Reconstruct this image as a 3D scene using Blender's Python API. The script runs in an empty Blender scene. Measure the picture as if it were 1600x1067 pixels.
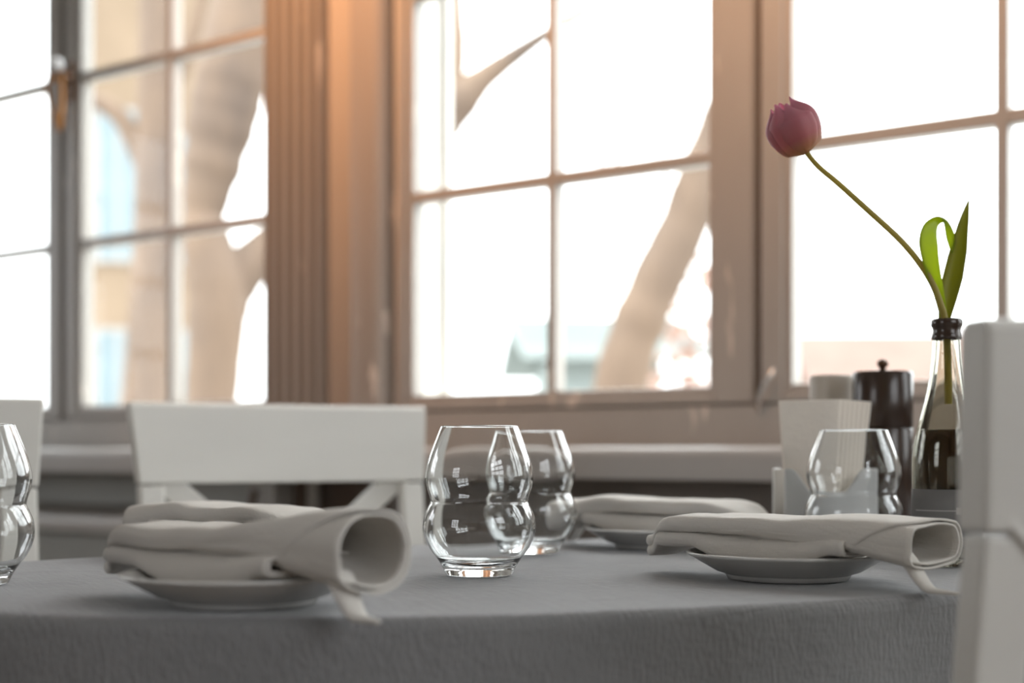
import bpy, bmesh, math, random
from mathutils import Vector, Matrix, noise
R = math.radians
random.seed(7)
S = bpy.context.scene
COL = S.collection

# ------------------------------------------------------------------ camera, sky, lights, exposure
EYE = 0.8389                                   # eye height: a seated person's chin, just above the table
TABLE = 0.74
cam_d = bpy.data.cameras.new('camera')
cam = bpy.data.objects.new('camera', cam_d); COL.objects.link(cam)
cam.location = (0, 0, EYE); cam.rotation_euler = (R(90), 0, 0)
cam_d.lens = 50; cam_d.sensor_width = 36; cam_d.shift_y = 0.109
cam_d.clip_start = 0.02; cam_d.clip_end = 300
cam_d.dof.use_dof = True; cam_d.dof.focus_distance = 1.14; cam_d.dof.aperture_fstop = 3.4
S.camera = cam

W = bpy.data.worlds.new('overcast_sky'); S.world = W; W.use_nodes = True
nt = W.node_tree; bgn = nt.nodes['Background']
bgn.inputs[0].default_value = (0.94, 0.97, 1.0, 1)
# overcast sky: three times brighter overhead than at the horizon
_tc = nt.nodes.new('ShaderNodeTexCoord'); _sp = nt.nodes.new('ShaderNodeSeparateXYZ')
_mr = nt.nodes.new('ShaderNodeMapRange'); _mr.inputs['From Min'].default_value = 0; _mr.inputs['From Max'].default_value = 1
SKY = 2.5
_mr.inputs['To Min'].default_value = SKY; _mr.inputs['To Max'].default_value = 3*SKY
nt.links.new(_tc.outputs['Generated'], _sp.inputs[0]); nt.links.new(_sp.outputs['Z'], _mr.inputs['Value']); nt.links.new(_mr.outputs[0], bgn.inputs[1])

# the window wall: s along it (to the right, coming nearer), t outwards, z up
P0 = Vector((-0.1883, 2.7, 0)); WROT = math.atan2(-0.5888, 0.8083)
WM = Matrix.Translation(P0) @ Matrix.Rotation(WROT, 4, 'Z')

def area(name, loc, target, sx, sy, energy, color, portal=False):
    l = bpy.data.lights.new(name, 'AREA'); l.shape = 'RECTANGLE'; l.size = sx; l.size_y = sy
    l.energy = energy; l.color = color
    o = bpy.data.objects.new(name, l); COL.objects.link(o)
    o.location = loc
    o.rotation_euler = (Vector(target) - Vector(loc)).to_track_quat('-Z', 'Y').to_euler()
    if portal: l.cycles.is_portal = True
    return o
def wp(s, t, z): return WM @ Vector((s, t, z))
# portals: they emit nothing themselves, they only guide the sky light through the openings
for i, (s0, s1) in enumerate(((-1.86, -.33), (-.1, 1.55), (1.80, 3.40))):
    c = (s0+s1)/2
    area('window_portal_%d' % i, wp(c, .16, 1.5), wp(c, -1, 1.5), s1-s0, 1.3, 1, (1, 1, 1), True)
area('rear_portal', wp(.05, -5.08, 1.6), wp(.05, 0, 1.6), 1.1, 1.3, 1, (1, 1, 1), True)
area('right_portal', wp(3.68, -1.8, 1.6), wp(0, -1.8, 1.6), 1.4, 1.3, 1, (1, 1, 1), True)
area('side_portal', wp(-3.28, -1.65, 1.6), wp(0, -1.65, 1.6), 1.3, 1.3, 1, (1, 1, 1), True)
# added unseen spots imitating warm lens-flare glow on the upper window wall
def spot(name, loc, target, energy, color, size, blend=1.0, rad=.06):
    l = bpy.data.lights.new(name, 'SPOT'); l.energy = energy; l.color = color
    l.spot_size = R(size); l.spot_blend = blend; l.shadow_soft_size = rad
    o = bpy.data.objects.new(name, l); COL.objects.link(o); o.location = loc
    o.rotation_euler = (Vector(target) - Vector(loc)).to_track_quat('-Z', 'Y').to_euler()
spot('ceiling_spot_warm', wp(-.1, -.75, 2.5), wp(-.12, 0, 1.92), 88, (1.0, .48, .22), 78)
spot('flare_glow_fill_b', wp(.95, -.8, 2.5), wp(.9, 0, 1.95), 80, (1.0, .56, .32), 76)

S.view_settings.view_transform = 'Standard'; S.view_settings.look = 'None'
S.view_settings.gamma = 1; S.view_settings.use_curve_mapping = False
S.view_settings.exposure = 0.72
try:
    S.cycles.max_bounces = 14; S.cycles.transmission_bounces = 14; S.cycles.transparent_max_bounces = 24
    S.cycles.diffuse_bounces = 5; S.cycles.sample_clamp_indirect = 8
    S.cycles.use_denoising = True
except Exception: pass

# ------------------------------------------------------------------ materials
def srgb(r, g, b):
    f = lambda c: (c/255/12.92) if c/255 <= .04045 else ((c/255+.055)/1.055)**2.4
    return (f(r), f(g), f(b), 1)

def mat(name, color, rough=.5, spec=.5, var=.0, vscale=8, bump=.0, bscale=60, stretch=(1, 1, 1), color2=None, **kw):
    m = bpy.data.materials.new(name); m.use_nodes = True
    n = m.node_tree.nodes; L = m.node_tree.links; p = n['Principled BSDF']
    p.inputs['Base Color'].default_value = color
    p.inputs['Roughness'].default_value = rough
    p.inputs['Specular IOR Level'].default_value = spec
    for k, v in kw.items(): p.inputs[k.replace('_', ' ')].default_value = v
    if var or bump:
        tc = n.new('ShaderNodeTexCoord'); mp = n.new('ShaderNodeMapping'); mp.inputs['Scale'].default_value = stretch
        L.new(tc.outputs['Object'], mp.inputs[0])
    if var:
        nz = n.new('ShaderNodeTexNoise'); nz.inputs['Scale'].default_value = vscale; nz.inputs['Detail'].default_value = 5
        L.new(mp.outputs[0], nz.inputs[0])
        cr = n.new('ShaderNodeValToRGB'); cr.color_ramp.elements[0].position = .3; cr.color_ramp.elements[1].position = .7
        c2 = color2 or tuple(c*(1-var) for c in color[:3]) + (1,)
        cr.color_ramp.elements[0].color = c2; cr.color_ramp.elements[1].color = color
        L.new(nz.outputs[0], cr.inputs[0]); L.new(cr.outputs[0], p.inputs['Base Color'])
    if bump:
        b2 = n.new('ShaderNodeTexNoise'); b2.inputs['Scale'].default_value = bscale; b2.inputs['Detail'].default_value = 4
        L.new(mp.outputs[0], b2.inputs[0])
        bn = n.new('ShaderNodeBump'); bn.inputs['Strength'].default_value = bump; bn.inputs['Distance'].default_value = .002
        L.new(b2.outputs[0], bn.inputs['Height']); L.new(bn.outputs[0], p.inputs['Normal'])
    return m

def cloth_mat(name, color, weave, bump, var):
    """woven cloth: two crossed wave threads + slubs"""
    m = mat(name, color, .85, .2, var=var, vscale=14, stretch=(1, 1, 1))
    n = m.node_tree.nodes; L = m.node_tree.links; p = n['Principled BSDF']
    tc = n.new('ShaderNodeTexCoord')
    hs = []
    for st in ((weave, weave*.07, weave*.3), (weave*.07, weave, weave*.3)):
        mp = n.new('ShaderNodeMapping'); mp.inputs['Scale'].default_value = st; mp.inputs['Rotation'].default_value = (0, 0, R(-29))
        nz = n.new('ShaderNodeTexNoise'); nz.inputs['Scale'].default_value = 1; nz.inputs['Detail'].default_value = 2
        L.new(tc.outputs['Object'], mp.inputs[0]); L.new(mp.outputs[0], nz.inputs[0]); hs.append(nz)
    ad = n.new('ShaderNodeMath'); ad.operation = 'ADD'
    L.new(hs[0].outputs[0], ad.inputs[0]); L.new(hs[1].outputs[0], ad.inputs[1])
    bn = n.new('ShaderNodeBump'); bn.inputs['Strength'].default_value = bump; bn.inputs['Distance'].default_value = .0015
    L.new(ad.outputs[0], bn.inputs['Height']); L.new(bn.outputs[0], p.inputs['Normal'])
    return m

def leaf_mat(name, c, cb, trans=.5, var=.2):
    m = bpy.data.materials.new(name); m.use_nodes = True
    n = m.node_tree.nodes; L = m.node_tree.links; p = n['Principled BSDF']; out = n['Material Output']
    p.inputs['Base Color'].default_value = c; p.inputs['Roughness'].default_value = .45
    tl = n.new('ShaderNodeBsdfTranslucent'); tl.inputs[0].default_value = cb
    mx = n.new('ShaderNodeMixShader'); mx.inputs[0].default_value = trans
    tc = n.new('ShaderNodeTexCoord'); nz = n.new('ShaderNodeTexNoise'); nz.inputs['Scale'].default_value = 60
    L.new(tc.outputs['Object'], nz.inputs[0])
    cr = n.new('ShaderNodeValToRGB'); cr.color_ramp.elements[0].color = tuple(x*(1-var) for x in c[:3])+(1,); cr.color_ramp.elements[1].color = c
    L.new(nz.outputs[0], cr.inputs[0]); L.new(cr.outputs[0], p.inputs['Base Color'])
    L.new(p.outputs[0], mx.inputs[1]); L.new(tl.outputs[0], mx.inputs[2]); L.new(mx.outputs[0], out.inputs[0])
    return m

def pane_mat():
    m = bpy.data.materials.new('window_glass'); m.use_nodes = True
    n = m.node_tree.nodes; L = m.node_tree.links; out = n['Material Output']; n.remove(n['Principled BSDF'])
    t = n.new('ShaderNodeBsdfTransparent'); t.inputs[0].default_value = (.97, .98, .97, 1)
    g = n.new('ShaderNodeBsdfGlossy'); g.inputs['Roughness'].default_value = .03
    fr = n.new('ShaderNodeFresnel'); fr.inputs[0].default_value = 1.25
    ge = n.new('ShaderNodeNewGeometry'); sb = n.new('ShaderNodeMath'); sb.operation = 'SUBTRACT'; sb.inputs[0].default_value = 1
    mu = n.new('ShaderNodeMath'); mu.operation = 'MULTIPLY'     # reflect on the entry face only (no false total reflection inside the sheet)
    L.new(ge.outputs['Backfacing'], sb.inputs[1]); L.new(sb.outputs[0], mu.inputs[0]); L.new(fr.outputs[0], mu.inputs[1])
    mx = n.new('ShaderNodeMixShader'); L.new(mu.outputs[0], mx.inputs[0]); L.new(t.outputs[0], mx.inputs[1]); L.new(g.outputs[0], mx.inputs[2])
    L.new(mx.outputs[0], out.inputs[0]); return m

def glass_mat(name, color, ior=1.47, rough=0.0):
    m = bpy.data.materials.new(name); m.use_nodes = True
    n = m.node_tree.nodes; L = m.node_tree.links; out = n['Material Output']; n.remove(n['Principled BSDF'])
    g = n.new('ShaderNodeBsdfGlass'); g.inputs['Color'].default_value = color; g.inputs['IOR'].default_value = ior; g.inputs['Roughness'].default_value = rough
    L.new(g.outputs[0], out.inputs[0]); return m

def worn(m, fleck, lo=.66, hi=.70, scale=26, stretch=(1, 1, .22)):
    """old paint: lighter chips showing through along the grain"""
    n = m.node_tree.nodes; L = m.node_tree.links; p = n['Principled BSDF']
    src = p.inputs['Base Color'].links[0].from_socket
    tc = n.new('ShaderNodeTexCoord'); mp = n.new('ShaderNodeMapping'); mp.inputs['Scale'].default_value = stretch
    nz = n.new('ShaderNodeTexNoise'); nz.inputs['Scale'].default_value = scale; nz.inputs['Detail'].default_value = 6
    L.new(tc.outputs['Object'], mp.inputs[0]); L.new(mp.outputs[0], nz.inputs[0])
    cr = n.new('ShaderNodeValToRGB'); cr.color_ramp.elements[0].position = lo; cr.color_ramp.elements[1].position = hi
    L.new(nz.outputs[0], cr.inputs[0])
    mx = n.new('ShaderNodeMixRGB'); mx.inputs[2].default_value = fleck
    L.new(cr.outputs[0], mx.inputs[0]); L.new(src, mx.inputs[1]); L.new(mx.outputs[0], p.inputs['Base Color']); return m

M = dict(
    paint=mat('old_window_paint', (.37, .345, .315, 1), .34, .5, var=.10, vscale=5, bump=.55, bscale=38, stretch=(1, 1, .35)),
    paint2=mat('casing_paint', (.33, .295, .26, 1), .38, .5, var=.10, vscale=4, bump=.3, bscale=30, stretch=(1, 1, .3)),
    outer=mat('outer_frame_paint', (.74, .72, .68, 1), .6, .3, var=.06, vscale=9),
    wall=mat('wall_plaster', (.40, .36, .32, 1), .8, .3, var=.06, vscale=3, bump=.2, bscale=30),
    sill=mat('sill_paint', (.45, .43, .41, 1), .32, .5, var=.10, vscale=6, bump=.3, bscale=25, stretch=(.3, 1, 1)),
    panel=mat('panel_paint', (.33, .33, .31, 1), .55, .4, var=.08, vscale=4, bump=.2, bscale=20),
    shadepanel=mat('painted_shade_panel', (.20, .17, .15, 1), .6, .3, var=.12, vscale=4),  # panel below the sill: the sill's shadow is put into this darker colour
    darkwood=mat('dark_wood', (.10, .065, .045, 1), .5, .4, var=.3, vscale=10, stretch=(6, 6, .6)),
    pane=pane_mat(),
    chair=mat('chair_white_paint', (.73, .71, .665, 1), .42, .45, var=.05, vscale=7, bump=.12, bscale=14, stretch=(.5, 1, 2)),
    brass=mat('aged_brass', srgb(176, 120, 62), .32, .6, var=.35, vscale=30, Metallic=.85),
    bronze=mat('dark_bronze', srgb(96, 66, 44), .4, .5, var=.3, vscale=40, Metallic=.4),
    pearl=mat('pale_enamel', (.7, .7, .7, 1), .2, .5),
    steel=mat('worn_steel', (.6, .58, .56, 1), .25, .5, Metallic=.9),
    cloth=cloth_mat('grey_linen', (.235, .232, .236, 1), 420, 1.0, .12),
    napkin=cloth_mat('cream_cotton', (.63, .60, .56, 1), 900, .35, .05),
    plate=mat('white_porcelain', (.66, .65, .63, 1), .18, .5),
    ceramic=mat('white_glazed_ceramic', (.66, .66, .65, 1), .14, .5, var=.04, vscale=20),
    paper=mat('paper_napkin', (.84, .765, .68, 1), .85, .2, var=.06, vscale=30, bump=.3, bscale=120),
    mill=mat('dark_brown_lacquer', (.044, .026, .018, 1), .22, .55, var=.25, vscale=20, stretch=(6, 6, .5)),
    pot=mat('beige_stoneware', (.50, .44, .37, 1), .35, .4, var=.06, vscale=30),
    glass=glass_mat('clear_drinking_glass', (.985, .99, .99, 1)),
    bottle=glass_mat('pale_bottle_glass', (.90, .90, .86, 1), 1.45),
    wine=mat('dark_wine', (.10, .05, .018, 1), .08, .5, Transmission_Weight=.55),
    lip=mat('dark_bottle_lip', (.045, .028, .02, 1), .18, .5),
    label=mat('grey_paper_label', (.16, .155, .15, 1), .6, .3, var=.15, vscale=40),
    ink=mat('pale_label_ink', (.42, .40, .38, 1), .6, .3),
    floor=mat('floor_boards_paint', (.20, .15, .11, 1), .5, .4, var=.3, vscale=6, stretch=(6, .5, 1)),
    ceil=mat('ceiling_white', (.72, .70, .66, 1), .9, .2, var=.03, vscale=2),
    petal=leaf_mat('tulip_petal', srgb(200, 122, 150), srgb(225, 140, 165), .6),
    petal_base=leaf_mat('tulip_petal_base', srgb(226, 176, 110), srgb(235, 190, 120), .4),
    stem=leaf_mat('tulip_stem', srgb(178, 160, 80), srgb(200, 185, 80), .35),
    leafA=leaf_mat('tulip_leaf', srgb(150, 160, 58), srgb(205, 220, 60), .68),
    leafB=leaf_mat('tulip_leaf_dark', srgb(140, 136, 66), srgb(175, 175, 62), .5),
    bark=mat('pale_bark', (0.172, 0.120, 0.084, 1), .85, .2, var=.35, vscale=3, bump=1.0, bscale=6, stretch=(1, 1, .5), color2=(0.089, 0.067, 0.055, 1)),
    foliage=leaf_mat('dry_leaves', (.30, .17, .12, 1), (.32, .19, .14, 1), .4),
    facade=mat('tan_facade', (0.199, 0.148, 0.103, 1), .9, .2, var=.25, vscale=.7),
    facade2=mat('pale_facade', (0.240, 0.271, 0.264, 1), .9, .2, var=.12, vscale=.8),
    tile=mat('roof_tile', (0.288, 0.209, 0.179, 1), .85, .2, var=.12, vscale=2),
    blueglass=mat('house_window_glass', (0.137, 0.182, 0.199, 1), .3, .5, var=.2, vscale=1),
    white=mat('house_white_trim', (0.260, 0.254, 0.244, 1), .8, .2, var=.05, vscale=2),
    ground=mat('pale_gravel', (.40, .385, .36, 1), .95, .1, var=.3, vscale=5),
)

worn(M['paint'], (.62, .56, .50, 1)); worn(M['paint2'], (.60, .54, .48, 1))

for k_, v_ in (('Sheen Weight', .35), ('Sheen Roughness', .35)): M['cloth'].node_tree.nodes['Principled BSDF'].inputs[k_].default_value = v_

# petals fade to cream at the foot of the flower (the petal's own colouring)
def petal_fade():
    m = M['petal']; n = m.node_tree.nodes; L = m.node_tree.links; p = n['Principled BSDF']
    at = n.new('ShaderNodeAttribute'); at.attribute_name = 'along'
    cr = n.new('ShaderNodeValToRGB')
    cr.color_ramp.elements[0].position = .03; cr.color_ramp.elements[0].color = srgb(226, 184, 130)
    cr.color_ramp.elements[1].position = .30; cr.color_ramp.elements[1].color = srgb(224, 150, 150)
    e = cr.color_ramp.elements.new(.95); e.color = srgb(226, 168, 186)
    L.new(at.outputs['Fac'], cr.inputs[0]); L.new(cr.outputs[0], p.inputs['Base Color'])
    tl = [x for x in n if x.type == 'BSDF_TRANSLUCENT'][0]; L.new(cr.outputs[0], tl.inputs[0])
petal_fade()

# ------------------------------------------------------------------ mesh helpers
class MB:
    def __init__(s): s.v = []; s.f = []
    def quadgrid(s, rows, close_u=False, close_v=False, flip=False):
        b = len(s.v); nr = len(rows); nc = len(rows[0])
        for r in rows: s.v += [tuple(p) for p in r]
        for i in range(nr if close_v else nr-1):
            for j in range(nc if close_u else nc-1):
                a = b+i*nc+j; c = b+i*nc+(j+1) % nc; i2 = (i+1) % nr
                d = b+i2*nc+(j+1) % nc; e = b+i2*nc+j
                s.f.append((a, e, d, c) if flip else (a, c, d, e))
        return b
    def box(s, a, c):
        x0, y0, z0 = a; x1, y1, z1 = c; b = len(s.v)
        s.v += [(x0,y0,z0),(x1,y0,z0),(x1,y1,z0),(x0,y1,z0),(x0,y0,z1),(x1,y0,z1),(x1,y1,z1),(x0,y1,z1)]
        s.f += [tuple(b+i for i in q) for q in ((0,3,2,1),(4,5,6,7),(0,1,5,4),(1,2,6,5),(2,3,7,6),(3,0,4,7))]
        return s
    def prism(s, poly, z0, z1, axis='z'):
        """poly: (a, b) outline, counter-clockwise, pushed along axis"""
        b = len(s.v); n = len(poly)
        for z in (z0, z1):
            for p in poly:
                s.v.append({'z': (p[0], p[1], z), 'x': (z, p[0], p[1]), 'y': (p[0], z, p[1])}[axis])
        s.f.append(tuple(b+i for i in reversed(range(n)))); s.f.append(tuple(b+n+i for i in range(n)))
        for i in range(n): s.f.append((b+i, b+(i+1) % n, b+n+(i+1) % n, b+n+i))
        return s
    def lathe(s, prof, n=48, c=(0, 0, 0), closed=False):
        rows = []
        for r, z in prof:
            rows.append([(c[0]+r*math.cos(2*math.pi*k/n), c[1]+r*math.sin(2*math.pi*k/n), c[2]+z) for k in range(n)])
        s.quadgrid(rows, close_u=True, close_v=closed); return s
    def tube(s, pts, rad, n=10, caps=True, flat=1.0):
        pts = [Vector(p) for p in pts]; rows = []
        up = None
        for i, p in enumerate(pts):
            d = (pts[min(i+1, len(pts)-1)] - pts[max(i-1, 0)]).normalized()
            if up is None:
                up = Vector((0, 0, 1)) if abs(d.z) < .9 else Vector((0, 1, 0))
            sx = d.cross(up).normalized(); sy = sx.cross(d).normalized(); up = sy
            r = rad[i] if isinstance(rad, (list, tuple)) else rad
            rows.append([p + sx*r*math.cos(2*math.pi*k/n) + sy*r*flat*math.sin(2*math.pi*k/n) for k in range(n)])
        b = s.quadgrid(rows, close_u=True)
        if caps:
            s.f.append(tuple(b+i for i in range(n))); e = b+(len(rows)-1)*n
            s.f.append(tuple(e+i for i in reversed(range(n))))
        return s
    def build(s, name, m, parent=None, smooth=False, bevel=0, seg=2, solid=0, sub=0, mw=None, fixn=False):
        me = bpy.data.meshes.new(name); me.from_pydata(s.v, [], s.f); me.materials.append(m)
        if fixn:
            bm = bmesh.new(); bm.from_mesh(me); bmesh.ops.remove_doubles(bm, verts=bm.verts, dist=1e-6)
            bmesh.ops.recalc_face_normals(bm, faces=bm.faces); bm.to_mesh(me); bm.free()
        me.update()
        if smooth:
            for p in me.polygons: p.use_smooth = True
        o = bpy.data.objects.new(name, me); COL.objects.link(o)
        if parent is not None: o.parent = parent
        if mw is not None: o.matrix_world = mw
        if solid:
            q = o.modifiers.new('thickness', 'SOLIDIFY'); q.thickness = solid; q.offset = 0
        if sub:
            q = o.modifiers.new('subsurf', 'SUBSURF'); q.levels = sub; q.render_levels = sub
        if bevel:
            q = o.modifiers.new('bevel', 'BEVEL'); q.width = bevel; q.segments = seg; q.limit_method = 'ANGLE'; q.angle_limit = R(40)
            q.harden_normals = False
        return o

def tag(o, label=None, cat=None, group=None, kind=None):
    for k, v in (('label', label), ('category', cat), ('group', group), ('kind', kind)):
        if v: o[k] = v
    return o
def empty(name, loc=(0, 0, 0), rz=0, mw=None):
    o = bpy.data.objects.new(name, None); COL.objects.link(o); o.empty_display_size = .05
    o.location = loc; o.rotation_euler = (0, 0, rz)
    if mw is not None: o.matrix_world = mw
    return o
def copy_tree(o, parent=None):
    c = o.copy(); COL.objects.link(c); c.parent = parent
    for ch in list(o.children): copy_tree(ch, c)
    return c
def catmull(pts, k=8):
    pts = [Vector(p) for p in pts]; P = [pts[0]*2-pts[1]] + pts + [pts[-1]*2-pts[-2]]; out = []
    for i in range(1, len(P)-2):
        a, b, c, d = P[i-1:i+3]
        for j in range(k):
            t = j/k
            out.append(.5*((2*b)+(c-a)*t+(2*a-5*b+4*c-d)*t*t+(3*b-a-3*c+d)*t**3))
    out.append(pts[-1]); return out
def lerp(a, b, t): return a+(b-a)*t
def sstep(a, b, x):
    t = min(1, max(0, (x-a)/(b-a))); return t*t*(3-2*t)

# ------------------------------------------------------------------ room shell (window-wall coordinates)
SL, SR, TB, CEIL = -3.2, 3.6, -5.0, 2.6
def st(name, mb, m, **k):
    mw = k.pop('mw', WM); return tag(mb.build(name, m, mw=mw, **k), kind='structure')
st('floor', MB().box((SL-.15, TB-.15, -.1), (SR+.15, .14, 0)), M['floor'])
st('ceiling', MB().box((SL-.15, TB-.15, CEIL), (SR+.15, .14, CEIL+.1)), M['ceil'])
OPEN = ((-1.86, -.33), (-.06, 1.56), (1.80, 3.40))
ZB, ZT = .86, 2.18
b = MB()
b.box((SL, 0, 0), (SR, .14, ZB)); b.box((SL, 0, ZT), (SR, .14, CEIL))
edges = [SL, OPEN[0][0], OPEN[0][1], OPEN[1][0], OPEN[1][1], OPEN[2][0], OPEN[2][1], SR]
for i in (0, 2, 4, 6): b.box((edges[i], 0, ZB), (edges[i+1], .14, ZT))
st('wall_back', b, M['wall'])
def holed(axis, fixed0, fixed1, a0, a1, holes):
    """a wall with rectangular window holes; axis 's' runs along s, 't' along t"""
    b = MB(); z0, z1 = .95, 2.25; cur = a0
    def bx(p, q, u, v): b.box((p, fixed0, u), (q, fixed1, v)) if axis == 's' else b.box((fixed0, p, u), (fixed1, q, v))
    for h0, h1 in holes:
        bx(cur, h0, 0, CEIL); bx(h0, h1, 0, z0); bx(h0, h1, z1, CEIL)
        cur = h1
        for k in (1, 2): bx(h0+(h1-h0)*k/3-.02, h0+(h1-h0)*k/3+.02, z0, z1)
        for k in (1, 2, 3): bx(h0, h1, z0+(z1-z0)*k/4-.015, z0+(z1-z0)*k/4+.015)
    bx(cur, a1, 0, CEIL); return b
st('wall_front', holed('s', TB-.15, TB, SL, SR, ((-.5, .6),)), M['wall'])
st('wall_left', holed('t', SL-.15, SL, TB, .14, ((-2.3, -1.0),)), M['wall'])
st('wall_right', holed('t', SR, SR+.15, TB, .14, ((-2.5, -1.1),)), M['wall'])

# window sill, long board with a rounded nose, its top at eye level
prof = [(-.118, .797), (.0, .797), (.0, .8495), (-.10, .8495)]
for k in range(1, 7):
    a = R(90+15*k); prof.append((-.100+.018*math.cos(a), .8315+.018*math.sin(a)))
st('trim_1', MB().prism([(p[0], p[1]) for p in prof], -2.5, 3.5, 'x'), M['sill'], fixn=True)
# fluted casing between the two windows
def flutes():
    pts = []; s0, s1, tf = -.368, -.216, -.034
    cs = (-.351, -.322, -.291, -.260, -.230); r = .0088
    pts.append((s0, 0)); pts.append((s0, tf+.004)); pts.append((s0+.003, tf))
    for c in cs:
        for k in range(9):
            a = math.pi*k/8; pts.append((c-r*math.cos(a), tf+.021*math.sin(a)**.8 if 0 < k < 8 else tf))
    pts += [(s1-.003, tf), (s1, tf+.004), (s1, 0)]
    return pts
b = MB(); P = flutes(); n = len(P)
b.quadgrid([[(p[0], p[1], .8495) for p in P], [(p[0], p[1], CEIL) for p in P]])
st('trim_2', b, M['paint2'], fixn=True)
# rounded window post to the right of the corner strip
P = [(-.139, 0)]
for k in range(7): a = R(180+15*k); P.append((-.121+.018*math.cos(a), -.016+.018*math.sin(a)))
for k in range(9): a = R(270+90/8*k); P.append((-.082+.030*math.cos(a), -.004+.030*math.sin(a)))
P.append((-.050, 0))
b = MB(); b.quadgrid([[(p[0], p[1], .8495) for p in P], [(p[0], p[1], CEIL) for p in P]])
st('trim_3', b, M['paint2'], fixn=True, smooth=True)
# panelling below the sill: back board, dark gap, ledge and lower board
b = MB(); b.box((-2.5, -.045, .724), (-.385, -.002, .7965)); st('trim_4', b, M['panel'], bevel=.004)
prof = [(-.115, .668), (-.002, .668), (-.002, .702), (-.105, .702), (-.112, .698), (-.115, .690)]
st('trim_5', MB().prism(prof, -2.5, -.385, 'x'), M['sill'], fixn=True)
b = MB(); b.box((-2.5, -.095, .02), (-.385, -.002, .667)); st('trim_6', b, M['panel'], bevel=.004)
b = MB(); b.box((-.375, -.07, .0), (-.304, -.002, .7965)); st('trim_7', b, M['paint'], bevel=.006)
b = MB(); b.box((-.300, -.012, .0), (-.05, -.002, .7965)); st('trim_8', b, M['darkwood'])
b = MB(); b.box((-.05, -.012, .0), (3.5, -.002, .7965)); st('trim_9', b, M['shadepanel'])
st('baseboard_back', MB().box((-.05, -.03, 0), (3.5, -.0125, .11)), M['paint'], bevel=.004)

# heating pipe and rusty valve below the corner
hp = empty('heating_pipe', mw=WM @ Matrix.Translation((-.215, -.045, 0)))
tag(hp, 'pale vertical heating pipe with a rusty valve, below the sill behind the white chair', 'pipe')
MB().tube([(0, 0, 0.0), (0, 0, .4), (0, 0, .7965)], .013, 12).build('pipe', M['paint'], hp, smooth=True)
MB().tube(catmull([(-.012, -.006, .60), (-.06, -.045, .62), (-.118, -.05, .66), (-.128, -.05, .715), (-.112, -.05, .765)], 6), .008, 8).build('valve_arm', M['darkwood'], hp, smooth=True)
tag(hp.children[1], 'rusty brown valve arm')

# ------------------------------------------------------------------ windows
GB, PITCH, MH = .9483, .386, .021         # bottom of the glass, row pitch, bar height
def casement(root, g0, g1, mull, e0, e1, bead=None):
    """sash with glass from g0 to g1, outer edges e0..e1; three rows by two columns of panes"""
    zt = GB+3*PITCH-MH; z0, z1 = .917, zt+.035
    b = MB()
    b.box((e0, 0, z0), (g0, .036, z1)); b.box((g1, 0, z0), (e1, .036, z1))
    b.box((g0, 0, z0), (g1, .036, GB)); b.box((g0, 0, zt), (g1, .036, z1))
    # raised moulding on the stiles
    b.box((e0+.001, -.007, z0+.002), (g0-.014, 0.0, z1-.002)); b.box((g1+.016, -.007, z0+.002), (e1-.001, 0.0, z1-.002))
    b.box((g0-.014, -.007, z0+.002), (g1+.016, 0.0, GB-.014))
    sash = b.build('casement_sash', M['paint'], root, bevel=.003)
    mv = MB().box((mull-.0088, .002, GB), (mull+.0088, .034, zt)).build('glazing_bar', M['paint'], sash, bevel=.002)
    for r in (1, 2):
        z = GB+r*PITCH-MH
        MB().box((g0, .003, z), (g1, .033, z+MH)).build('glazing_bar', M['paint'], sash, bevel=.002)
    for c0, c1 in ((g0, mull-.0088), (mull+.0088, g1)):
        for r in range(3):
            z = GB+r*PITCH
            MB().box((c0+.0005, .019, z+.0005), (c1-.0005, .022, z+PITCH-MH-.0005)).build('window_pane', M['pane'], sash)
    return sash
def wframe(root, a, c, post0, post1):
    """fixed frame: bottom board, head and posts, outer stop that shows as the bright reveal"""
    b = MB(); zt = GB+3*PITCH+.02
    b.box((a, -.014, .8495), (c, .036, .915)); b.box((a, -.014, zt), (c, .036, ZT+.05))
    if post0: b.box((a, -.010, .915), (post0, .036, zt))
    if post1: b.box((post1, -.010, .915), (c, .036, zt))
    b.build('window_frame', M['paint'], root, bevel=.004)
    lo, hi = (post0 or a), (post1 or c)
    b = MB()
    b.box((a, .0365, .90), (lo+.040, .095, ZT)); b.box((hi-.028, .0365, .90), (c, .095, ZT))
    b.box((lo+.040, .0365, .90), (hi-.028, .095, .938)); b.box((lo+.040, .0365, zt-.03), (hi-.028, .095, ZT))
    b.box((lo+.012, .096, .88), (lo+.052, .118, ZT))
    b.build('outer_stop', M['outer'], root, bevel=.003)

w1 = tag(empty('window_1', mw=WM), 'tall window on the left, two casements with brass handle', kind='structure')
wframe(w1, -1.86, -.335, -1.796, None)
casement(w1, -1.729, -1.131, -1.43, -1.792, -1.070)
casement(w1, -.999, -.398, -.698, -1.052, -.369)
MB().box((-1.0690, .018, .917), (-1.0530, .0355, 2.12)).build('centre_post', M['darkwood'], w1)
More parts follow.
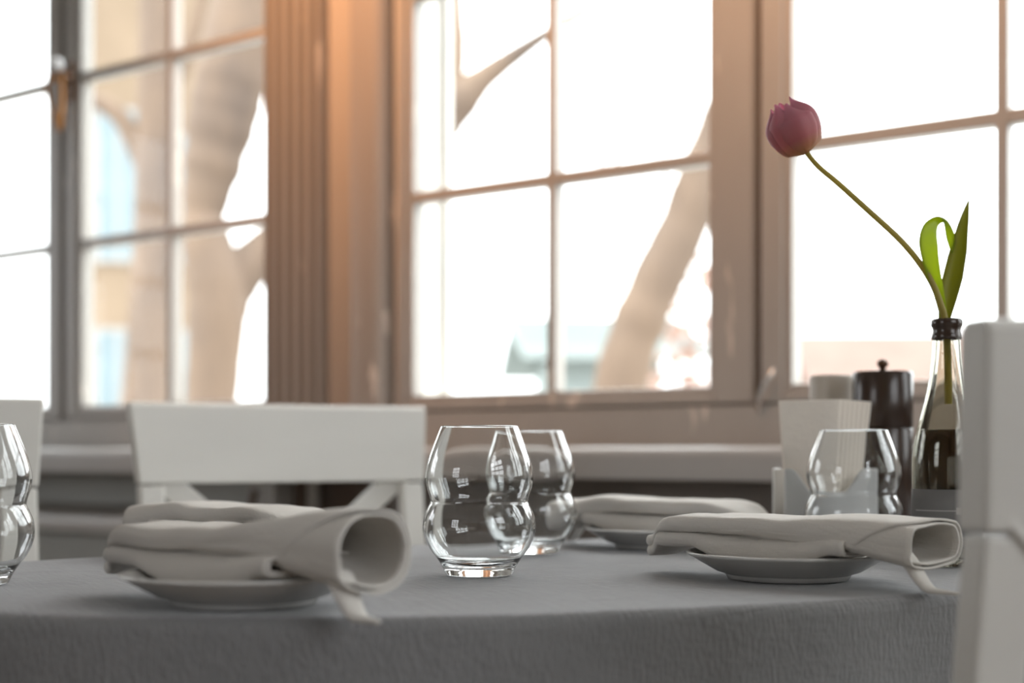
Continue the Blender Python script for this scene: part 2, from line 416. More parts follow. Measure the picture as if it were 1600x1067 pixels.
# handle: rosette plate, collar, enamel knob ends and a teardrop lever
hb = MB().box((-1.030, -.016, 1.652), (-1.010, -.0075, 1.745)).build('handle_plate', M['bronze'], w1, bevel=.003)
hx, hz = -1.034, 1.700
lv = MB().tube(catmull([(hx-.020, -.044, hz+.004), (hx-.028, -.047, hz-.010), (hx-.020, -.047, hz-.050), (hx+.002, -.046, hz-.096), (hx+.013, -.046, hz-.118), (hx+.018, -.045, hz-.100), (hx+.020, -.043, hz-.055), (hx+.019, -.042, hz-.012), (hx+.012, -.042, hz+.004)], 6), .0055, 10)
lv.build('handle_lever', M['brass'], hb, smooth=True)
MB().tube([(hx-.027, -.043, hz+.006), (hx+.026, -.040, hz+.006)], .0085, 12).build('handle_collar', M['brass'], hb, smooth=True)
MB().tube([(hx+.020, -.042, hz+.006), (hx+.022, -.012, hz+.006)], .0075, 12).build('handle_spindle', M['bronze'], hb, smooth=True)
k = MB().lathe([(.0, -.018), (.010, -.014), (.0165, -.004), (.0175, .004), (.013, .014), (.006, .018), (.0, .019)], 20, (hx, -.043, hz+.032)).build('handle_knob', M['pearl'], hb, smooth=True)

w2 = tag(empty('window_2', mw=WM), 'wide window on the right, two casements meeting behind the tulip', kind='structure')
wframe(w2, -.049, 1.56, -.047, 1.499)
casement(w2, 0.0, .631, .3165, -.044, .714)
casement(w2, .779, 1.432, 1.105, .727, 1.496)
MB().box((.7145, .016, .917), (.7265, .0355, 2.12)).build('centre_post', M['darkwood'], w2)
w3 = tag(empty('window_3', mw=WM), 'window farther right along the same wall', kind='structure')
wframe(w3, 1.80, 3.40, 1.82, 3.38)
casement(w3, 1.90, 2.53, 2.215, 1.824, 2.592)
casement(w3, 2.665, 3.30, 2.98, 2.606, 3.374)
MB().box((2.593, .016, .917), (2.605, .0355, 2.12)).build('centre_post', M['darkwood'], w3)
hk = MB().tube(catmull([(.728, -.008, .896), (.731, -.020, .915), (.742, -.030, .938), (.752, -.030, .955), (.757, -.020, .972)], 6), .0032, 8).build('window_hook', M['steel'], w2, smooth=True)

# ------------------------------------------------------------------ garden and houses outside
st('ground', MB().box((-60, .145, -.45), (60, 120, -.35)), M['ground'])
def px(x, y, Z): return Vector(((x-800)/2222.2*Z, Z, EYE+(708-y)/2222.2*Z))
def gnarl(pts, rads, seed, k=7):
    c = catmull([Vector(p) for p in pts], k); n = len(c); rr = []
    for i in range(n):
        f = i/(n-1)*(len(rads)-1); a = int(min(f, len(rads)-2)); rr.append(lerp(rads[a], rads[a+1], f-a)*(1+.10*noise.noise(Vector((i*.45, seed, 0)))))
    return c, rr
def trunk(name, pts, rads, parent, seed, n=14):
    c, rr = gnarl(pts, rads, seed); return MB().tube(c, rr, n).build(name, M['bark'], parent, smooth=True)
def leaves(name, centres, count, spread, size, m, parent, seed):
    rnd = random.Random(seed); b = MB()
    for i in range(count):
        c = Vector(rnd.choice(centres)) + Vector((rnd.gauss(0, spread), rnd.gauss(0, spread), rnd.gauss(0, spread)))
        a = Vector((rnd.uniform(-1, 1), rnd.uniform(-1, 1), rnd.uniform(-1, 1))).normalized(); u = a.orthogonal().normalized(); L = size*rnd.uniform(.6, 1.2)
        k = len(b.v); b.v += [tuple(c), tuple(c+a*L*.5+u*L*.28), tuple(c+a*L), tuple(c+a*L*.5-u*L*.28)]; b.f.append((k, k+1, k+2, k+3))
    o = b.build(name, m, parent); o['kind'] = 'stuff'; return o
# tree 1: forked old tree in front of the left window; metres, root at its base
def tree(name, label, base, parts):
    r = tag(empty(name, base), label, 'tree', 'old trees in the garden'); inv = Vector(base)
    for nm, pts, rads, seed in parts: trunk(nm, [Vector(p)-inv for p in pts], rads, r, seed)
    return r
t1 = tree('garden_tree', 'thick leaning tree trunk that forks, seen through the left window', (-1.60, 7.0, -.36), (
    ('trunk', [(-1.60, 7.0, -.40), (-1.54, 7.0, .5), (-1.48, 7.0, 1.12), (-1.449, 7.0, 1.60), (-1.50, 7.0, 1.87), (-1.515, 7.0, 2.02), (-1.468, 7.0, 2.28), (-1.405, 7.0, 2.565), (-1.34, 7.0, 2.88), (-1.20, 7.05, 3.6), (-1.0, 7.1, 4.4), (-.8, 7.2, 5.5)], [.22, .17, .13, .15, .125, .108, .15, .18, .175, .15, .11, .06], 1),
    ('branch', [(-1.47, 7.02, 1.0), (-1.44, 7.04, 1.45), (-1.38, 7.08, 1.69), (-1.20, 7.12, 1.89), (-.945, 7.15, 2.10), (-.60, 7.2, 2.32), (-.38, 7.2, 2.50), (-.26, 7.2, 2.63), (-.10, 7.2, 2.77), (.19, 7.2, 2.97), (.48, 7.2, 3.15), (1.0, 7.2, 3.5)], [.11, .12, .125, .10, .09, .09, .12, .105, .060, .034, .027, .014], 2),
    ('branch', [(-.34, 7.2, 2.55), (-.285, 7.2, 2.80), (-.31, 7.25, 3.2), (-.40, 7.3, 4.2)], [.055, .05, .06, .03], 3)))
t2 = tree('garden_tree', 'dark mottled upright tree trunk beside the house, seen through the left window', (-2.30, 8.6, -.36), (
    ('trunk', [(-2.30, 8.6, -.40), (-2.26, 8.6, .5), (-2.20, 8.6, 1.2), (-2.16, 8.6, 2.0), (-2.14, 8.6, 2.8), (-2.16, 8.7, 3.8), (-2.3, 8.8, 5.0)], [.19, .17, .155, .14, .13, .12, .08], 4),
    ('branch', [(-2.15, 8.6, 2.45), (-2.34, 8.6, 2.83), (-2.50, 8.6, 2.96), (-2.75, 8.6, 3.02)], [.08, .06, .05, .03], 5),
    ('branch', [(-2.15, 8.6, 2.9), (-1.95, 8.6, 3.3), (-1.80, 8.6, 3.9)], [.07, .05, .03], 6)))
t3 = tree('garden_tree', 'slanting pale trunk behind the middle panes, leafy twig hanging above', (.36, 6.4, -.36), (
    ('trunk', [(.30, 6.4, -.40), (.40, 6.4, .60), (.50, 6.4, 1.20), (.62, 6.4, 1.54), (.78, 6.4, 1.88), (.93, 6.4, 2.27), (1.15, 6.4, 2.75), (1.45, 6.4, 3.3)], [.15, .13, .12, .118, .115, .11, .10, .08], 7),
    ('branch', [(1.12, 6.4, 2.70), (.95, 6.3, 2.95), (.78, 6.3, 2.98), (.66, 6.3, 2.80), (.645, 6.3, 2.55), (.63, 6.3, 2.2)], [.05, .03, .016, .006, .004, .002], 8)))
i3 = Vector((.36, 6.4, -.36))
leaves('twig_leaves', [Vector(p)-i3 for p in ((.64, 6.3, 2.57), (.645, 6.3, 2.50), (.66, 6.3, 2.36), (.66, 6.3, 2.20), (.655, 6.3, 2.1), (.42, 6.3, 2.15))], 46, .022, .06, M['foliage'], t3, 5)
# shrub at the foot of the slanting trunk
sh = tag(empty('bare_shrub', (.86, 7.4, -.36)), 'reddish brown leafy shrub right of the slanting trunk', 'shrub')
for k in range(5):
    a = k*1.3; MB().tube(catmull([(0, 0, 0), (.05*math.cos(a), .05*math.sin(a), .8), (.14*math.cos(a), .14*math.sin(a), 1.5)], 5), [.02]*5+[.014]*5+[.008], 6).build('stem', M['bark'], sh, smooth=True)
leaves('foliage', [(.06, 0, 1.85), (.10, .05, 1.60), (-.02, -.05, 1.42), (.16, 0, 2.1), (.12, 0, 1.3)], 420, .11, .09, M['foliage'], sh, 9)

def house(name, label, corner, rz, w, d, h, wall_m, wins, roof=None, roof_m=None, group='houses beyond the garden'):
    r = tag(empty(name, corner, rz), label, 'house', group)
    MB().box((0, 0, 0), (w, d, h)).build('wall', wall_m, r)
    for (x0, z0, x1, z1) in wins:
        f = MB(); t = .07
        f.box((x0, -.05, z0), (x1, .03, z0+t)); f.box((x0, -.05, z1-t), (x1, .03, z1)); f.box((x0, -.05, z0+t), (x0+t, .03, z1-t)); f.box((x1-t, -.05, z0+t), (x1, .03, z1-t))
        f.box(((x0+x1)/2-.03, -.045, z0+t), ((x0+x1)/2+.03, .03, z1-t))
        fo = f.build('window', M['white'], r)
        MB().box((x0+t, -.03, z0+t), (x1-t, -.01, z1-t)).build('pane', M['blueglass'], fo)
    if roof:
        ov, rh = .4, roof; b = MB()
        b.prism([(-ov, h-.08), (-ov, h), (d/2, h+rh), (d+ov, h), (d+ov, h-.08), (d/2, h+rh-.12)], -ov, w+ov, 'x').build('roof', roof_m, r, fixn=True)
        b = MB()
        sl = math.hypot(d/2+ov, rh); nrow = 16
        for i in range(nrow):
            f0 = i/nrow; y = lerp(-ov, d/2, f0); z = lerp(h, h+rh, f0); y2 = lerp(-ov, d/2, f0+.9/nrow)
            b.box((-ov, y, z+.0), (w+ov, y2, z+rh/nrow+.015))
        o = b.build('tile_courses', roof_m, r); o['kind'] = 'stuff'
    return r
house('street_house', 'tall narrow tan house with pale blue windows, seen through the left window', (-7.75, 23.7, -.36), R(12), 2.85, 6, 10.5, M['facade'],
      ((.75, 1.2, 1.55, 3.3), (.75, 4.4, 1.55, 7.0), (1.95, 1.2, 2.6, 3.3), (1.95, 4.4, 2.6, 6.6)), 2.4, M['tile'])
house('garden_house', 'small pale house far off between the bars of the middle window', (.48, 13.5, -.36), R(4), .95, 3, 2.15, M['facade2'],
      ((.22, .9, .62, 1.75),), .45, M['facade2'])
house('brick_house', 'low house with terracotta roof, low in the right window', (4.5, 19.0, -.36), R(-2), 6.5, 4.5, 1.55, M['facade2'],
      ((1.0, .5, 2.0, 1.4), (3.6, .5, 4.6, 1.4)), 1.4, M['tile'])

# ------------------------------------------------------------------ table and cloth
U = Vector((.875, .485, 0)).normalized(); V = Vector((-U.y, U.x, 0)); TROT = math.atan2(U.y, U.x)
def uv(u, v, z=TABLE): return U*u + V*v + Vector((0, 0, z))
UC, VC, AL, AR, BV = .70, 1.068, .60, .70, .337
def outline(th):
    c, s_ = math.cos(th), math.sin(th)
    ex = 4.0 if s_ > 0 else 2.1
    if c > 0: ex = 5.0
    a = AR if c > 0 else AL
    return Vector((a*math.copysign(abs(c)**(2/ex), c), BV*math.copysign(abs(s_)**(2/ex), s_)))
N = 240
tb = tag(empty('dining_table', uv(UC, VC, 0), TROT), 'dining table hidden under the grey cloth', 'table')
poly = [outline(2*math.pi*k/N*1.0) * .975 for k in range(0, N, 3)]
b = MB(); b.prism([(p.x, p.y) for p in poly], TABLE-.035, TABLE-.0035); b.build('table_top', M['darkwood'], tb)
for sx in (-.38, .50):
    for sy in (-.2, .2):
        MB().box((sx-.025, sy-.025, 0), (sx+.025, sy+.025, TABLE-.0355)).build('leg', M['darkwood'], tb, bevel=.004)
rows = []
for r in (0.0, .12, .25, .4, .55, .7, .82, .9, .95, .975):
    rows.append([Vector((p.x*r, p.y*r, 0)) for p in (outline(2*math.pi*k/N) for k in range(N))])
rr = .010; DROP = .26
for a in (15, 40, 65, 90):
    row = []
    for k in range(N):
        p = outline(2*math.pi*k/N); nn = p.normalized()
        off = -.010 + rr*math.sin(R(a)); row.append(Vector((p.x+nn.x*off, p.y+nn.y*off, -rr*(1-math.cos(R(a))))))
    rows.append(row)
for j in range(1, 15):
    f = j/14; row = []
    for k in range(N):
        th = 2*math.pi*k/N; p = outline(th); nn = p.normalized()
        q = sstep(0, .9, f)
        fold = math.sin(th*17+1.3*math.sin(th*5))*.5 + math.sin(th*29+2)*.25
        cornr = .35 + .65*abs(math.sin(2*th))
        off = q*(.014*fold*cornr + .012) + .0
        row.append(Vector((p.x+nn.x*off, p.y+nn.y*off, -rr-f*DROP)))
    rows.append(row)
# soft creases in the cloth top
for i, row in enumerate(rows[:10]):
    for p in row:
        w = U*p.x+V*p.y
        p.z += .0006*noise.noise(Vector((p.x*6, p.y*30, 3))) + .0004*noise.noise(Vector((p.x*22, p.y*70, 1)))
b = MB(); b.quadgrid(rows, close_u=True)
cl = b.build('tablecloth', M['cloth'], smooth=True); cl.location = uv(UC, VC, TABLE-.0006); cl.rotation_euler = (0, 0, TROT)
tag(cl, 'grey linen tablecloth draped over the table', 'tablecloth')

# ------------------------------------------------------------------ chairs
def make_chair():
    r = empty('dining_chair'); m = M['chair']
    lean = math.tan(R(8.5)); W0, W1 = .201, .2105
    # y>0 is behind the sitter; the chair faces -y
    def yb(z): return max(0, z-.46)*lean
    for s in (-1, 1):
        b = MB()                                       # rear leg that runs up as the back post
        zs = (0, .2, .44, .60, .70, .797); w = .016
        rows = []
        for z in zs:
            y = yb(z) + max(0, .3-z)*.12; x = s*(lerp(.178, .184, min(1, z/.8)))
            rows.append([(x-w, y-.010, z), (x+w, y-.010, z), (x+w, y+.012, z), (x-w, y+.012, z)])
        k = b.quadgrid(rows, close_u=True); b.f.append((k+3, k+2, k+1, k)); e = k+4*(len(rows)-1); b.f.append((e, e+1, e+2, e+3))
        b.build('rear_leg', m, r, bevel=.003)
        MB().box((s*.185-.020, -.40, 0), (s*.185+.020, -.36, .43)).build('front_leg', m, r, bevel=.004)
        MB().box((s*.185-.010, -.365, .365), (s*.185+.010, -.006, .425)).build('seat_rail', m, r, bevel=.003)
    b = MB(); pts = [(-.21, -.415), (.21, -.415), (.205, .0), (-.205, .0)]
    MB().prism(pts, .43, .455).build('seat', m, r, bevel=.008, seg=3)
    MB().box((-.166, -.392, .365), (.166, -.372, .428)).build('seat_rail', m, r, bevel=.003)
    # broad top rail, bowed backwards in the middle
    rows = []; nx = 18
    def rail(zs, wbot, wtop, th):
        out = []
        for j, (z, dy) in enumerate(zs):
            f = (z-.80)/.106; hw = lerp(wbot, wtop, f)
            out.append([(lerp(-hw, hw, i/nx), yb(z)+.012*(1-(2*i/nx-1)**2)+dy, z) for i in range(nx+1)])
        return out
    th = .013
    loop = rail([(.799, -th), (.83, -th), (.87, -th), (.900, -th), (.9055, -th+.004), (.9055, th-.004), (.900, th), (.87, th), (.83, th), (.799, th)], W0, W1, th)
    b = MB(); k = b.quadgrid(loop, close_v=True); nr = len(loop); nc = nx+1
    b.f.append(tuple(k+i*nc for i in range(nr))); b.f.append(tuple(k+i*nc+nx for i in reversed(range(nr))))
    b.build('top_rail', m, r, bevel=.0025, fixn=True)
    # cross slats
    for s, dy in ((-1, -.0003), (1, .0088)):
        rows = []; x0, z0, x1, z1 = s*.181, .816, -s*.176, .503
        dx, dz = (x1-x0), (z1-z0); L = math.hypot(dx, dz); nxx, nzz = -dz/L*.0165, dx/L*.0165
        for i in range(9):
            f = i/8; x = lerp(x0, x1, f); z = lerp(z0, z1, f); y = yb(z)+.010*(1-(2*f-1)**2)+dy
            rows.append([(x-nxx, y-.0045, z-nzz), (x+nxx, y-.0045, z+nzz), (x+nxx, y+.0045, z+nzz), (x-nxx, y+.0045, z-nzz)])
        b = MB(); k = b.quadgrid(rows, close_u=True); e = k+4*8; b.f.append((k+3, k+2, k+1, k)); b.f.append((e, e+1, e+2, e+3))
        b.build('cross_slat', m, r, bevel=.002, fixn=True)
    MB().box((-.172, yb(.49)-.009, .478), (.172, yb(.49)+.011, .512)).build('lower_rail', m, r, bevel=.003)
    return r
ch = make_chair()
G = 'white cross-back chairs round the table'
ch.location = uv(.668, 1.790, 0); ch.rotation_euler = (0, 0, TROT+R(-1))
tag(ch, 'white cross-back chair facing the camera across the table, whole back rail in view', 'chair', G)
c2 = copy_tree(ch); c2.location = uv(.128, 1.722, 0); c2.rotation_euler = (0, 0, TROT)
tag(c2, 'white chair cut off by the left edge of the photo, behind the leftmost glass', 'chair')
c3 = copy_tree(ch); c3.location = uv(.763, .5245, 0); c3.rotation_euler = (0, 0, TROT+math.pi-R(13))
tag(c3, 'blurred white chair close to the camera, seen from behind at the right edge', 'chair')

# ------------------------------------------------------------------ plates
def make_plate():
    prof = [(0, .0035), (.048, .0035), (.056, .006), (.0775, .0182), (.0795, .0192), (.0800, .0205), (.0785, .0212), (.0755, .0205), (.055, .0095), (.046, .0072), (0, .0068)]
    r = MB().lathe(prof, 72).lathe([(.042, .004), (.043, 0.0), (.047, 0.0), (.049, .004)], 72)
    o = r.build('side_plate', M['plate'], smooth=True); return o
plates = (('white side plate under the blurred napkin nearest the camera', (.298, .899)),
          ('white side plate under the sharp napkin at the right front', (.732, .873)),
          ('white side plate at the back, left of the paper napkin holder', (.855, 1.222)),
          ('white side plate at the back, hidden behind the nearest napkin', (.415, 1.285)))
pl = make_plate()
for i, (lb, (u, v)) in enumerate(plates):
    o = pl if i == 0 else pl.copy()
    if i: COL.objects.link(o)
    o.location = uv(u, v, TABLE+.0006); tag(o, lb, 'plate', 'side plates under the napkins')

# ------------------------------------------------------------------ cloth napkins: folded twice, the loose end rolled open into a tube
def make_napkin(name, L, wide, hb, ht, flare_h, flare_w, low, wob, seed):
    """local x runs along the napkin to the open end, y across it (the seam shows on -y), z up from the plate"""
    nt_ = 44; rows = []
    def path(t):
        """cross-section: a flat lower roll, the seam on the front, then the upper roll that opens"""
        f = sstep(.55, 1.0, t); q = sstep(.0, .22, t)
        tip = 1-.55*(1-q)**1.5
        H1 = hb*lerp(.72, 1, q); H2 = lerp(ht*lerp(.62, 1, q), flare_h, f)
        w1 = wide*tip*.5; w2 = lerp(wide*tip*.5, flare_w*.5, f)
        base2 = lerp(H1+.0002, low, sstep(.62, 1.0, t))
        pts = []; rb = math.hypot((t*.8-.5)*L, wide*.5)          # the lower roll settles into the plate
        bowl = (min(0, max(.0080, .0105+(rb-.055)*.52) - .0205) if rb < .075 else 0)*sstep(0, .12, t)
        def ring(cx, cz, w, h, a0, a1, n, shrink):
            for i in range(n+1):
                k = i/n; a = R(lerp(a0, a1, k)); s = lerp(0, shrink, k); rd = min(h-s, (w-s)*.9)
                pts.append((cx+(w-s-rd)*max(-1, min(1, 1.9*math.cos(a)))+rd*math.cos(a), cz+(h-s)*math.sin(a)))
        # lower roll: starts inside at the back, two turns, ends at the front seam
        ring(0, (H1+bowl)*.5, w1-.003, (H1-bowl)*.5-.0022, 20, -220, 20, -.0005)
        ring(0, (H1+bowl)*.5, w1, (H1-bowl)*.5, 150, -180-62, 36, 0.0)
        # upper roll
        ring(-.001, base2+H2*.5, w2, H2*.5, lerp(242, 195, f), -150, 42, 0.0)
        ring(-.001, base2+H2*.5, w2-.0032, H2*.5-.0026, -165, -480, 28, .0006)
        return pts
    for i in range(nt_+1):
        t = i/nt_; pts = path(t); n = len(pts); row = []
        for j, (y, z) in enumerate(pts):
            up = sstep(.42, .56, j/n)                 # 0 lower roll, 1 upper roll
            end = lerp(.80, 1.0, up)
            x = (t*end-.5)*L
            x += .006*math.sin(y*40+seed)*(t-.5)
            s_ = 1+wob*noise.noise(Vector((t*5, y*30, seed)))
            zz = z*s_ + .0013*noise.noise(Vector((t*7, y*45, seed+3)))
            drp = -.010*(1-sstep(.0, .13, t))
            row.append((x, y*(1+.4*wob*noise.noise(Vector((t*4, z*60, seed+7)))), zz+drp))
        rows.append(row)
    b = MB(); b.quadgrid(rows)
    # loose corner that hangs from under the open end
    tail = []
    for i in range(13):
        f = i/12; w = lerp(.024, .003, f**1.2); x = L*.5-.022+f*.052; z = lerp(.004, -.0212, sstep(0, .6, f))
        yc = -flare_w*.20 - .012*f
        tail.append([(x, yc-w*.5, z-.001), (x+.001, yc-w*.2, z+.0015*(1-f)), (x+.001, yc+w*.2, z+.002*(1-f)), (x, yc+w*.5, z)])
    b.quadgrid(tail)
    return b.build(name, M['napkin'], smooth=True, solid=.0016)
naps = (('cream cloth napkin nearest the camera, blurred, rolled into a round tube', (.296, .903), .255, .078, .0125, .0145, .050, .060, -.0085, -41, .0237),
        ('cream cloth napkin in sharp focus at the right front, rolled end open', (.727, .868), .258, .084, .0120, .0130, .034, .074, -.0070, -46, .0237),
        ('cream cloth napkin at the back, lit white on top, left of the paper napkins', (.858, 1.226), .245, .084, .0125, .0140, .030, .074, -.0070, 143, .0237),
        ('cream cloth napkin at the back, only its pale top showing over the nearest one', (.415, 1.285), .24, .082, .0125, .0140, .032, .072, -.0070, 140, .0237))
for i, (lb, (u, v), L, wd, hb, ht, fh, fw, low, rz, z) in enumerate(naps):
    o = make_napkin('cloth_napkin', L, wd, hb, ht, fh, fw, low, .07, i*3.7+1.1)
    o.location = uv(u, v, TABLE+z); o.rotation_euler = (0, 0, R(rz))
    tag(o, lb, 'napkin', 'rolled cloth napkins on the plates')

# ------------------------------------------------------------------ drinking glasses
def make_tumbler():
    out = [(.0268, .0004), (.0280, .0028), (.0300, .0072), (.0343, .0138), (.0393, .0203), (.0430, .0275), (.0452, .0340), (.0457, .0395), (.0447, .0470), (.0420, .0540), (.0397, .0590), (.0402, .0635), (.0424, .0705), (.0437, .0770), (.0436, .0820), (.0424, .0890), (.0400, .0975), (.0357, .1090), (.0318, .1190), (.0314, .1202)]
    o3 = catmull([(r, 0, z) for r, z in out], 4); outer = [(p.x, p.z) for p in o3]
    w = .0013
    inner = [(max(r-w, .001), z) for r, z in outer if z > .0135]
    inner = [(r-.0002, z) for r, z in inner]
    bot = [(0, .0100), (.012, .0101), (.022, .0107), (.0285, .0122)]
    prof = [(0.0, .0016), (.016, .0013), (.0215, .0004)] + outer + [(.0309, .1206), (.0303, .1201)] + list(reversed(inner)) + list(reversed(bot))
    return MB().lathe(prof, 72).build('tumbler_glass', M['glass'], smooth=True, fixn=True)
gl = make_tumbler()
GG = 'clear tumblers on the table'
for i, (lb, (X, Y)) in enumerate((('clear bulged tumbler in front, in sharp focus at the centre of the table', (-.0265, 1.15)),
                                 ('clear bulged tumbler partly hidden behind the central sharp one', (.0185, 1.406)),
                                 ('clear bulged tumbler cut off by the left edge of the photo', (-.407, 1.07)),
                                 ('clear bulged tumbler standing in front of the paper napkin holder', (.323, 1.345)))):
    o = gl if i == 0 else gl.copy()
    if i: COL.objects.link(o)
    o.location = (X, Y, TABLE+.0004); tag(o, lb, 'glass', GG)

# ------------------------------------------------------------------ napkin holder with paper napkins
hx_, hy_ = .322, 1.462; HR = R(4)
nh = tag(empty('napkin_holder', (hx_, hy_, TABLE+.0004), HR), 'white ceramic holder with scooped front, full of paper napkins', 'holder')
hw, hd, hh = .049, .026, .083
def scoop(x):
    f = abs(x+.004)/hw; return hh-.024*(1-sstep(.30, .78, f))
for nm, y0 in (('front_wall', -hd), ('back_wall', hd-.006)):
    poly = [(-hw, 0), (hw, 0)] + [(x, scoop(x)) for x in [hw-2*hw*i/28 for i in range(29)]]
    MB().prism(poly, y0, y0+.006, 'y').build(nm, M['ceramic'], nh, bevel=.002, fixn=True)
MB().box((-hw, -hd+.0062, 0), (hw, hd-.0062, .006)).build('base', M['ceramic'], nh, bevel=.001)
for s in (-1, 1):
    x = s*hw; MB().box((min(x, x-s*.006), -hd+.0062, .0062), (max(x, x-s*.006), hd-.0062, .030)).build('side_wall', M['ceramic'], nh, bevel=.0015)
def make_paper(k):
    """a paper napkin folded to a narrow standing pocket: wider at the top, leaning out of the holder, folded edge rounded"""
    nz, nx = 10, 8; rows = []
    wb, wt, h, th = .044, .064, .146, .0042
    per = [(-.5, -.5), (-.25, -.52), (0, -.53), (.25, -.52), (.46, -.5), (.5, -.3), (.51, 0), (.5, .3), (.46, .5), (.25, .52), (0, .52), (-.25, .52), (-.5, .5)]
    for i in range(nz+1):
        f = i/nz; w = lerp(wb, wt, f)
        rows.append([(x*w + .004*f, y*th*(1+.15*noise.noise(Vector((x*3, f*4, k)))) + .0012*math.sin(f*5+k)*f, f*h + (.0015*noise.noise(Vector((x*4, k, 5))) if i == nz else 0)) for x, y in per])
    b = MB(); s = b.quadgrid(rows, close_u=True); n = len(per); b.f.append(tuple(s+i for i in reversed(range(n)))); e = s+nz*n; b.f.append(tuple(e+i for i in range(n)))
    return b.build('paper_napkin', M['paper'], smooth=False, bevel=.0006)
for k in range(7):
    o = make_paper(k)
    o.location = Matrix.Translation((hx_, hy_, TABLE+.0068)) @ Matrix.Rotation(HR, 4, 'Z') @ Vector((-.0205+.0060*k, -.0168+.0054*k, 0))
    o.rotation_euler = (R(-1.0), R(-1.5+.9*k*.4), HR+R(-3+.4*k))
    tag(o, 'cream paper napkin %s in the white holder' % ('at the very front, its whole face in view,', 'second from the front, edge showing,', 'third from the front, edge showing,', 'fourth from the front, edge showing,', 'third from the back, edge showing,', 'second from the back, edge showing,', 'rearmost, farthest to the right,')[k], 'napkin', 'paper napkins in the white holder')

# ------------------------------------------------------------------ pepper mill and stoneware pot
pm = tag(empty('pepper_mill', (.400, 1.535, TABLE+.0004)), 'dark brown cylindrical pepper mill with a small round knob', 'mill')
MB().lathe([(0, 0), (.030, 0), (.032, .0015), (.032, .124), (.0312, .1254), (0, .1254)], 56).build('body', M['mill'], pm, smooth=False, fixn=True)
MB().lathe([(0, .1256), (.0312, .1256), (.032, .127), (.032, .184), (.0305, .1862), (.016, .1872), (0, .1873)], 56).build('head', M['mill'], pm, fixn=True)
MB().lathe([(0, .1865), (.0032, .187), (.0032, .190), (.0055, .1925), (.0062, .1955), (.005, .1985), (.002, .2002), (0, .2003)], 24).build('knob', M['bronze'], pm, smooth=True)
for o in pm.children:
    for p in o.data.polygons: p.use_smooth = abs(p.normal.z) < .5
pot = MB().lathe([(0, .0), (.022, .0), (.0245, .003), (.0252, .02), (.0252, .182), (.0248, .1855), (.0235, .1862), (.0222, .1848), (.0218, .03), (0, .028)], 56).build('stoneware_pot', M['pot'], smooth=True, fixn=True)
pot.location = (.362, 1.607, TABLE+.0004); tag(pot, 'tall beige stoneware cup behind the paper napkins and pepper mill', 'cup')

# ------------------------------------------------------------------ bottle with tulip
BX, BY = .384, 1.256
bo = tag(empty('wine_bottle', (BX, BY, TABLE+.0004)), 'small glass bottle of dark wine with grey label, holding the tulip', 'bottle')
out = [(.0262, .0), (.0290, .003), (.0298, .008), (.0300, .020), (.0300, .060), (.0300, .086), (.0292, .100), (.0262, .118), (.0215, .136), (.0175, .152), (.0148, .168), (.0130, .184), (.0122, .196), (.0120, .200)]
oc = [(p.x, p.z) for p in catmull([(r, 0, z) for r, z in out], 4)]
MB().lathe([(0, .008), (.016, .005), (.024, .0005)] + oc + [(.0100, .200)] + [(r-.0022, z) for r, z in reversed(oc) if z > .008] + [(.02, .0105), (0, .0135)], 56).build('bottle_glass', M['bottle'], bo, smooth=True, fixn=True)
LV = .1190
wi = [(r-.0025, z) for r, z in oc if .0115 < z < LV]
wi.append((wi[-1][0]-.0005, LV))
MB().lathe([(0, .0138), (.02, .0112)] + wi + [(0, LV)], 56).build('wine', M['wine'], bo, smooth=True, fixn=True)
MB().lathe([(.0098, .1985), (.0128, .1985), (.0134, .2005), (.0128, .2030), (.0120, .2060), (.0124, .2090), (.0136, .2110), (.0136, .2150), (.0126, .2168), (.0105, .2168), (.0098, .2150), (.0098, .1985)], 40).build('lip', M['lip'], bo, smooth=True, fixn=True)
# paper label wrapped round the front half
rows = []
for z in (.016, .030, .050, .067):
    rows.append([(.0303*math.cos(R(a)), .0303*math.sin(R(a)), z) for a in range(170, 371, 5)])
lbm = MB(); lbm.quadgrid(rows); lb = lbm.build('label', M['label'], bo, smooth=True, solid=.0003)
tag(lb, 'grey wrap-round paper label')
ik = MB()
ik.quadgrid([[(.0306*math.cos(R(a)), .0306*math.sin(R(a)), z) for a in range(195, 346, 5)] for z in (.0482, .0490)])
ik.quadgrid([[(.0306*math.cos(R(a)), .0306*math.sin(R(a)), z) for a in range(268, 280, 3)] for z in (.0455, .0515)])
ik.quadgrid([[(.0306*math.cos(R(a)), .0306*math.sin(R(a)), z) for a in range(215, 326, 5)] for z in (.0250, .0254)])
ik.build('label_print', M['ink'], lb)

# tulip: stem, two leaves, six petals; root at the bottle mouth
tz = TABLE+.2172
tu = tag(empty('tulip', (BX, BY, tz)), 'pink purple tulip leaning left out of the bottle, two green leaves', 'flower')
Ls = 1.256/2222.2
def tp(x, y, d=0): return Vector(((x-800)*Ls-BX, d, EYE+(708-y)*Ls-tz))
stem_pts = catmull([(.002, .002, -.075), (.001, .001, -.03), tp(1476, 500, 0), tp(1469, 478, -.002), tp(1455, 446, -.005), tp(1432, 412, -.008), tp(1400, 376, -.010), tp(1350, 330, -.010), tp(1305, 288, -.008), tp(1278, 264, -.006), tp(1261, 243, -.004), tp(1255, 233, -.004)], 6)
ns = len(stem_pts)
MB().tube(stem_pts, [lerp(.0034, .0022, i/(ns-1)) for i in range(ns)], 12).build('stem', M['stem'], tu, smooth=True)
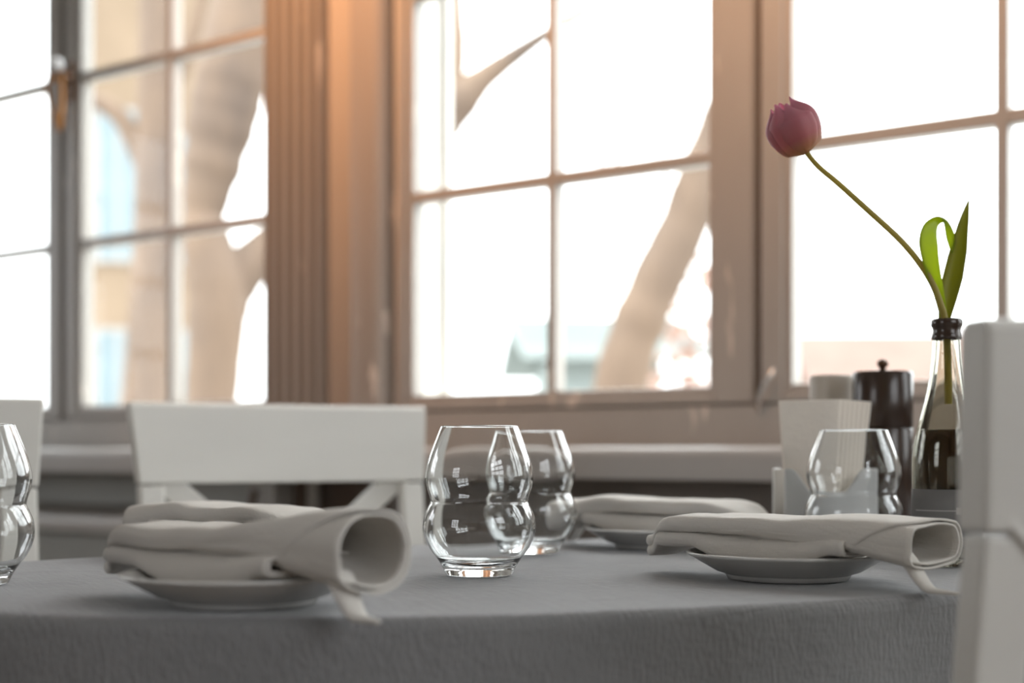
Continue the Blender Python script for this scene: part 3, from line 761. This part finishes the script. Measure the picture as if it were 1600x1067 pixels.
# flower head
fh = tp(1259, 241, -.004); ax = Vector((-.46, -.08, .885)).normalized()
q = Vector((0, 0, 1)).rotation_difference(ax).to_matrix()
def petal(ang, r_s, length, seed, wide, tipin):
    rows = []; na, nb = 14, 20; al = []
    for j in range(nb+1):
        bq = j/nb
        rad = .0232*r_s*(math.sin(math.pi*min(1, .08+.66*bq**.78))**.62)*(1-tipin*sstep(.62, 1, bq))
        if bq < .12: rad *= sstep(-.06, .12, bq)
        hwid = wide*(math.sin(math.pi*(bq*.72+.15))**.6)*(1-.30*sstep(.90, 1.0, bq))
        row = []
        for i in range(na+1):
            a = (i/na*2-1); th = ang + a*hwid
            rr_ = rad*(1-.10*a*a) + .0016*math.exp(-(a*4)**2)*math.sin(math.pi*bq)
            rr_ += .0007*noise.noise(Vector((a*3, bq*5, seed)))
            z = bq*length - .0070*a*a*sstep(.6, 1, bq) + .0006*noise.noise(Vector((a*5, seed, 2)))
            row.append(fh + q @ Vector((rr_*math.cos(th), rr_*math.sin(th), z))); al.append(bq)
        rows.append(row)
    b = MB(); b.quadgrid(rows); o = b.build('petal', M['petal'], tu, smooth=True, solid=.0006)
    at = o.data.attributes.new('along', 'FLOAT', 'POINT'); at.data.foreach_set('value', al)
for k in range(3): petal(R(-150+120*k), .92, .0505, k+.3, 1.05, .52)
for k in range(3): petal(R(-92+120*k), 1.04, .0490 if k else .0465, k+5.1, .84, .42)
def ribbon(name, pts, widths, wdirs, m, cup=.0):
    c = catmull(pts, 8); n = len(c); rows = []
    for i in range(n):
        f = i/(n-1)*(len(widths)-1); a = int(min(f, len(widths)-2)); w = lerp(widths[a], widths[a+1], f-a)
        d = Vector(wdirs[a]).lerp(Vector(wdirs[a+1]), f-a).normalized()
        tan = (c[min(i+1, n-1)]-c[max(i-1, 0)]).normalized(); nor = tan.cross(d).normalized()
        rows.append([c[i]+d*w*g+nor*cup*w*(1-(2*g)**2) for g in (-.5, -.3, -.1, .1, .3, .5)])
    b = MB(); b.quadgrid(rows); return b.build(name, m, tu, smooth=True, solid=.0005)
ribbon('leaf', [tp(1478, 505, .002), tp(1466, 462, -.003), tp(1452, 425, -.010), tp(1443, 385, -.015), tp(1447, 358, -.014), tp(1465, 345, -.006), tp(1482, 350, .004), tp(1491, 370, .010), tp(1494, 393, .012)],
       [.006, .010, .0150, .0190, .0190, .0185, .0165, .012, .001], [(1, 0, 0), (1, .1, 0), (1, .2, -.05), (.95, .3, -.05), (.75, .6, -.1), (.45, .85, -.15), (.6, .75, -.1), (.8, .5, 0), (1, .2, 0)], M['leafA'], .12)
ribbon('leaf', [tp(1477, 505, .005), tp(1484, 470, .006), tp(1492, 435, .008), tp(1500, 395, .008), tp(1508, 350, .007), tp(1517, 311, .006)],
       [.009, .0150, .0190, .0175, .0105, .0008], [(1, -.2, 0), (1, -.3, .1), (.9, -.5, .15), (.85, -.6, .2), (.8, -.6, .2), (1, 0, 0)], M['leafB'], .35)
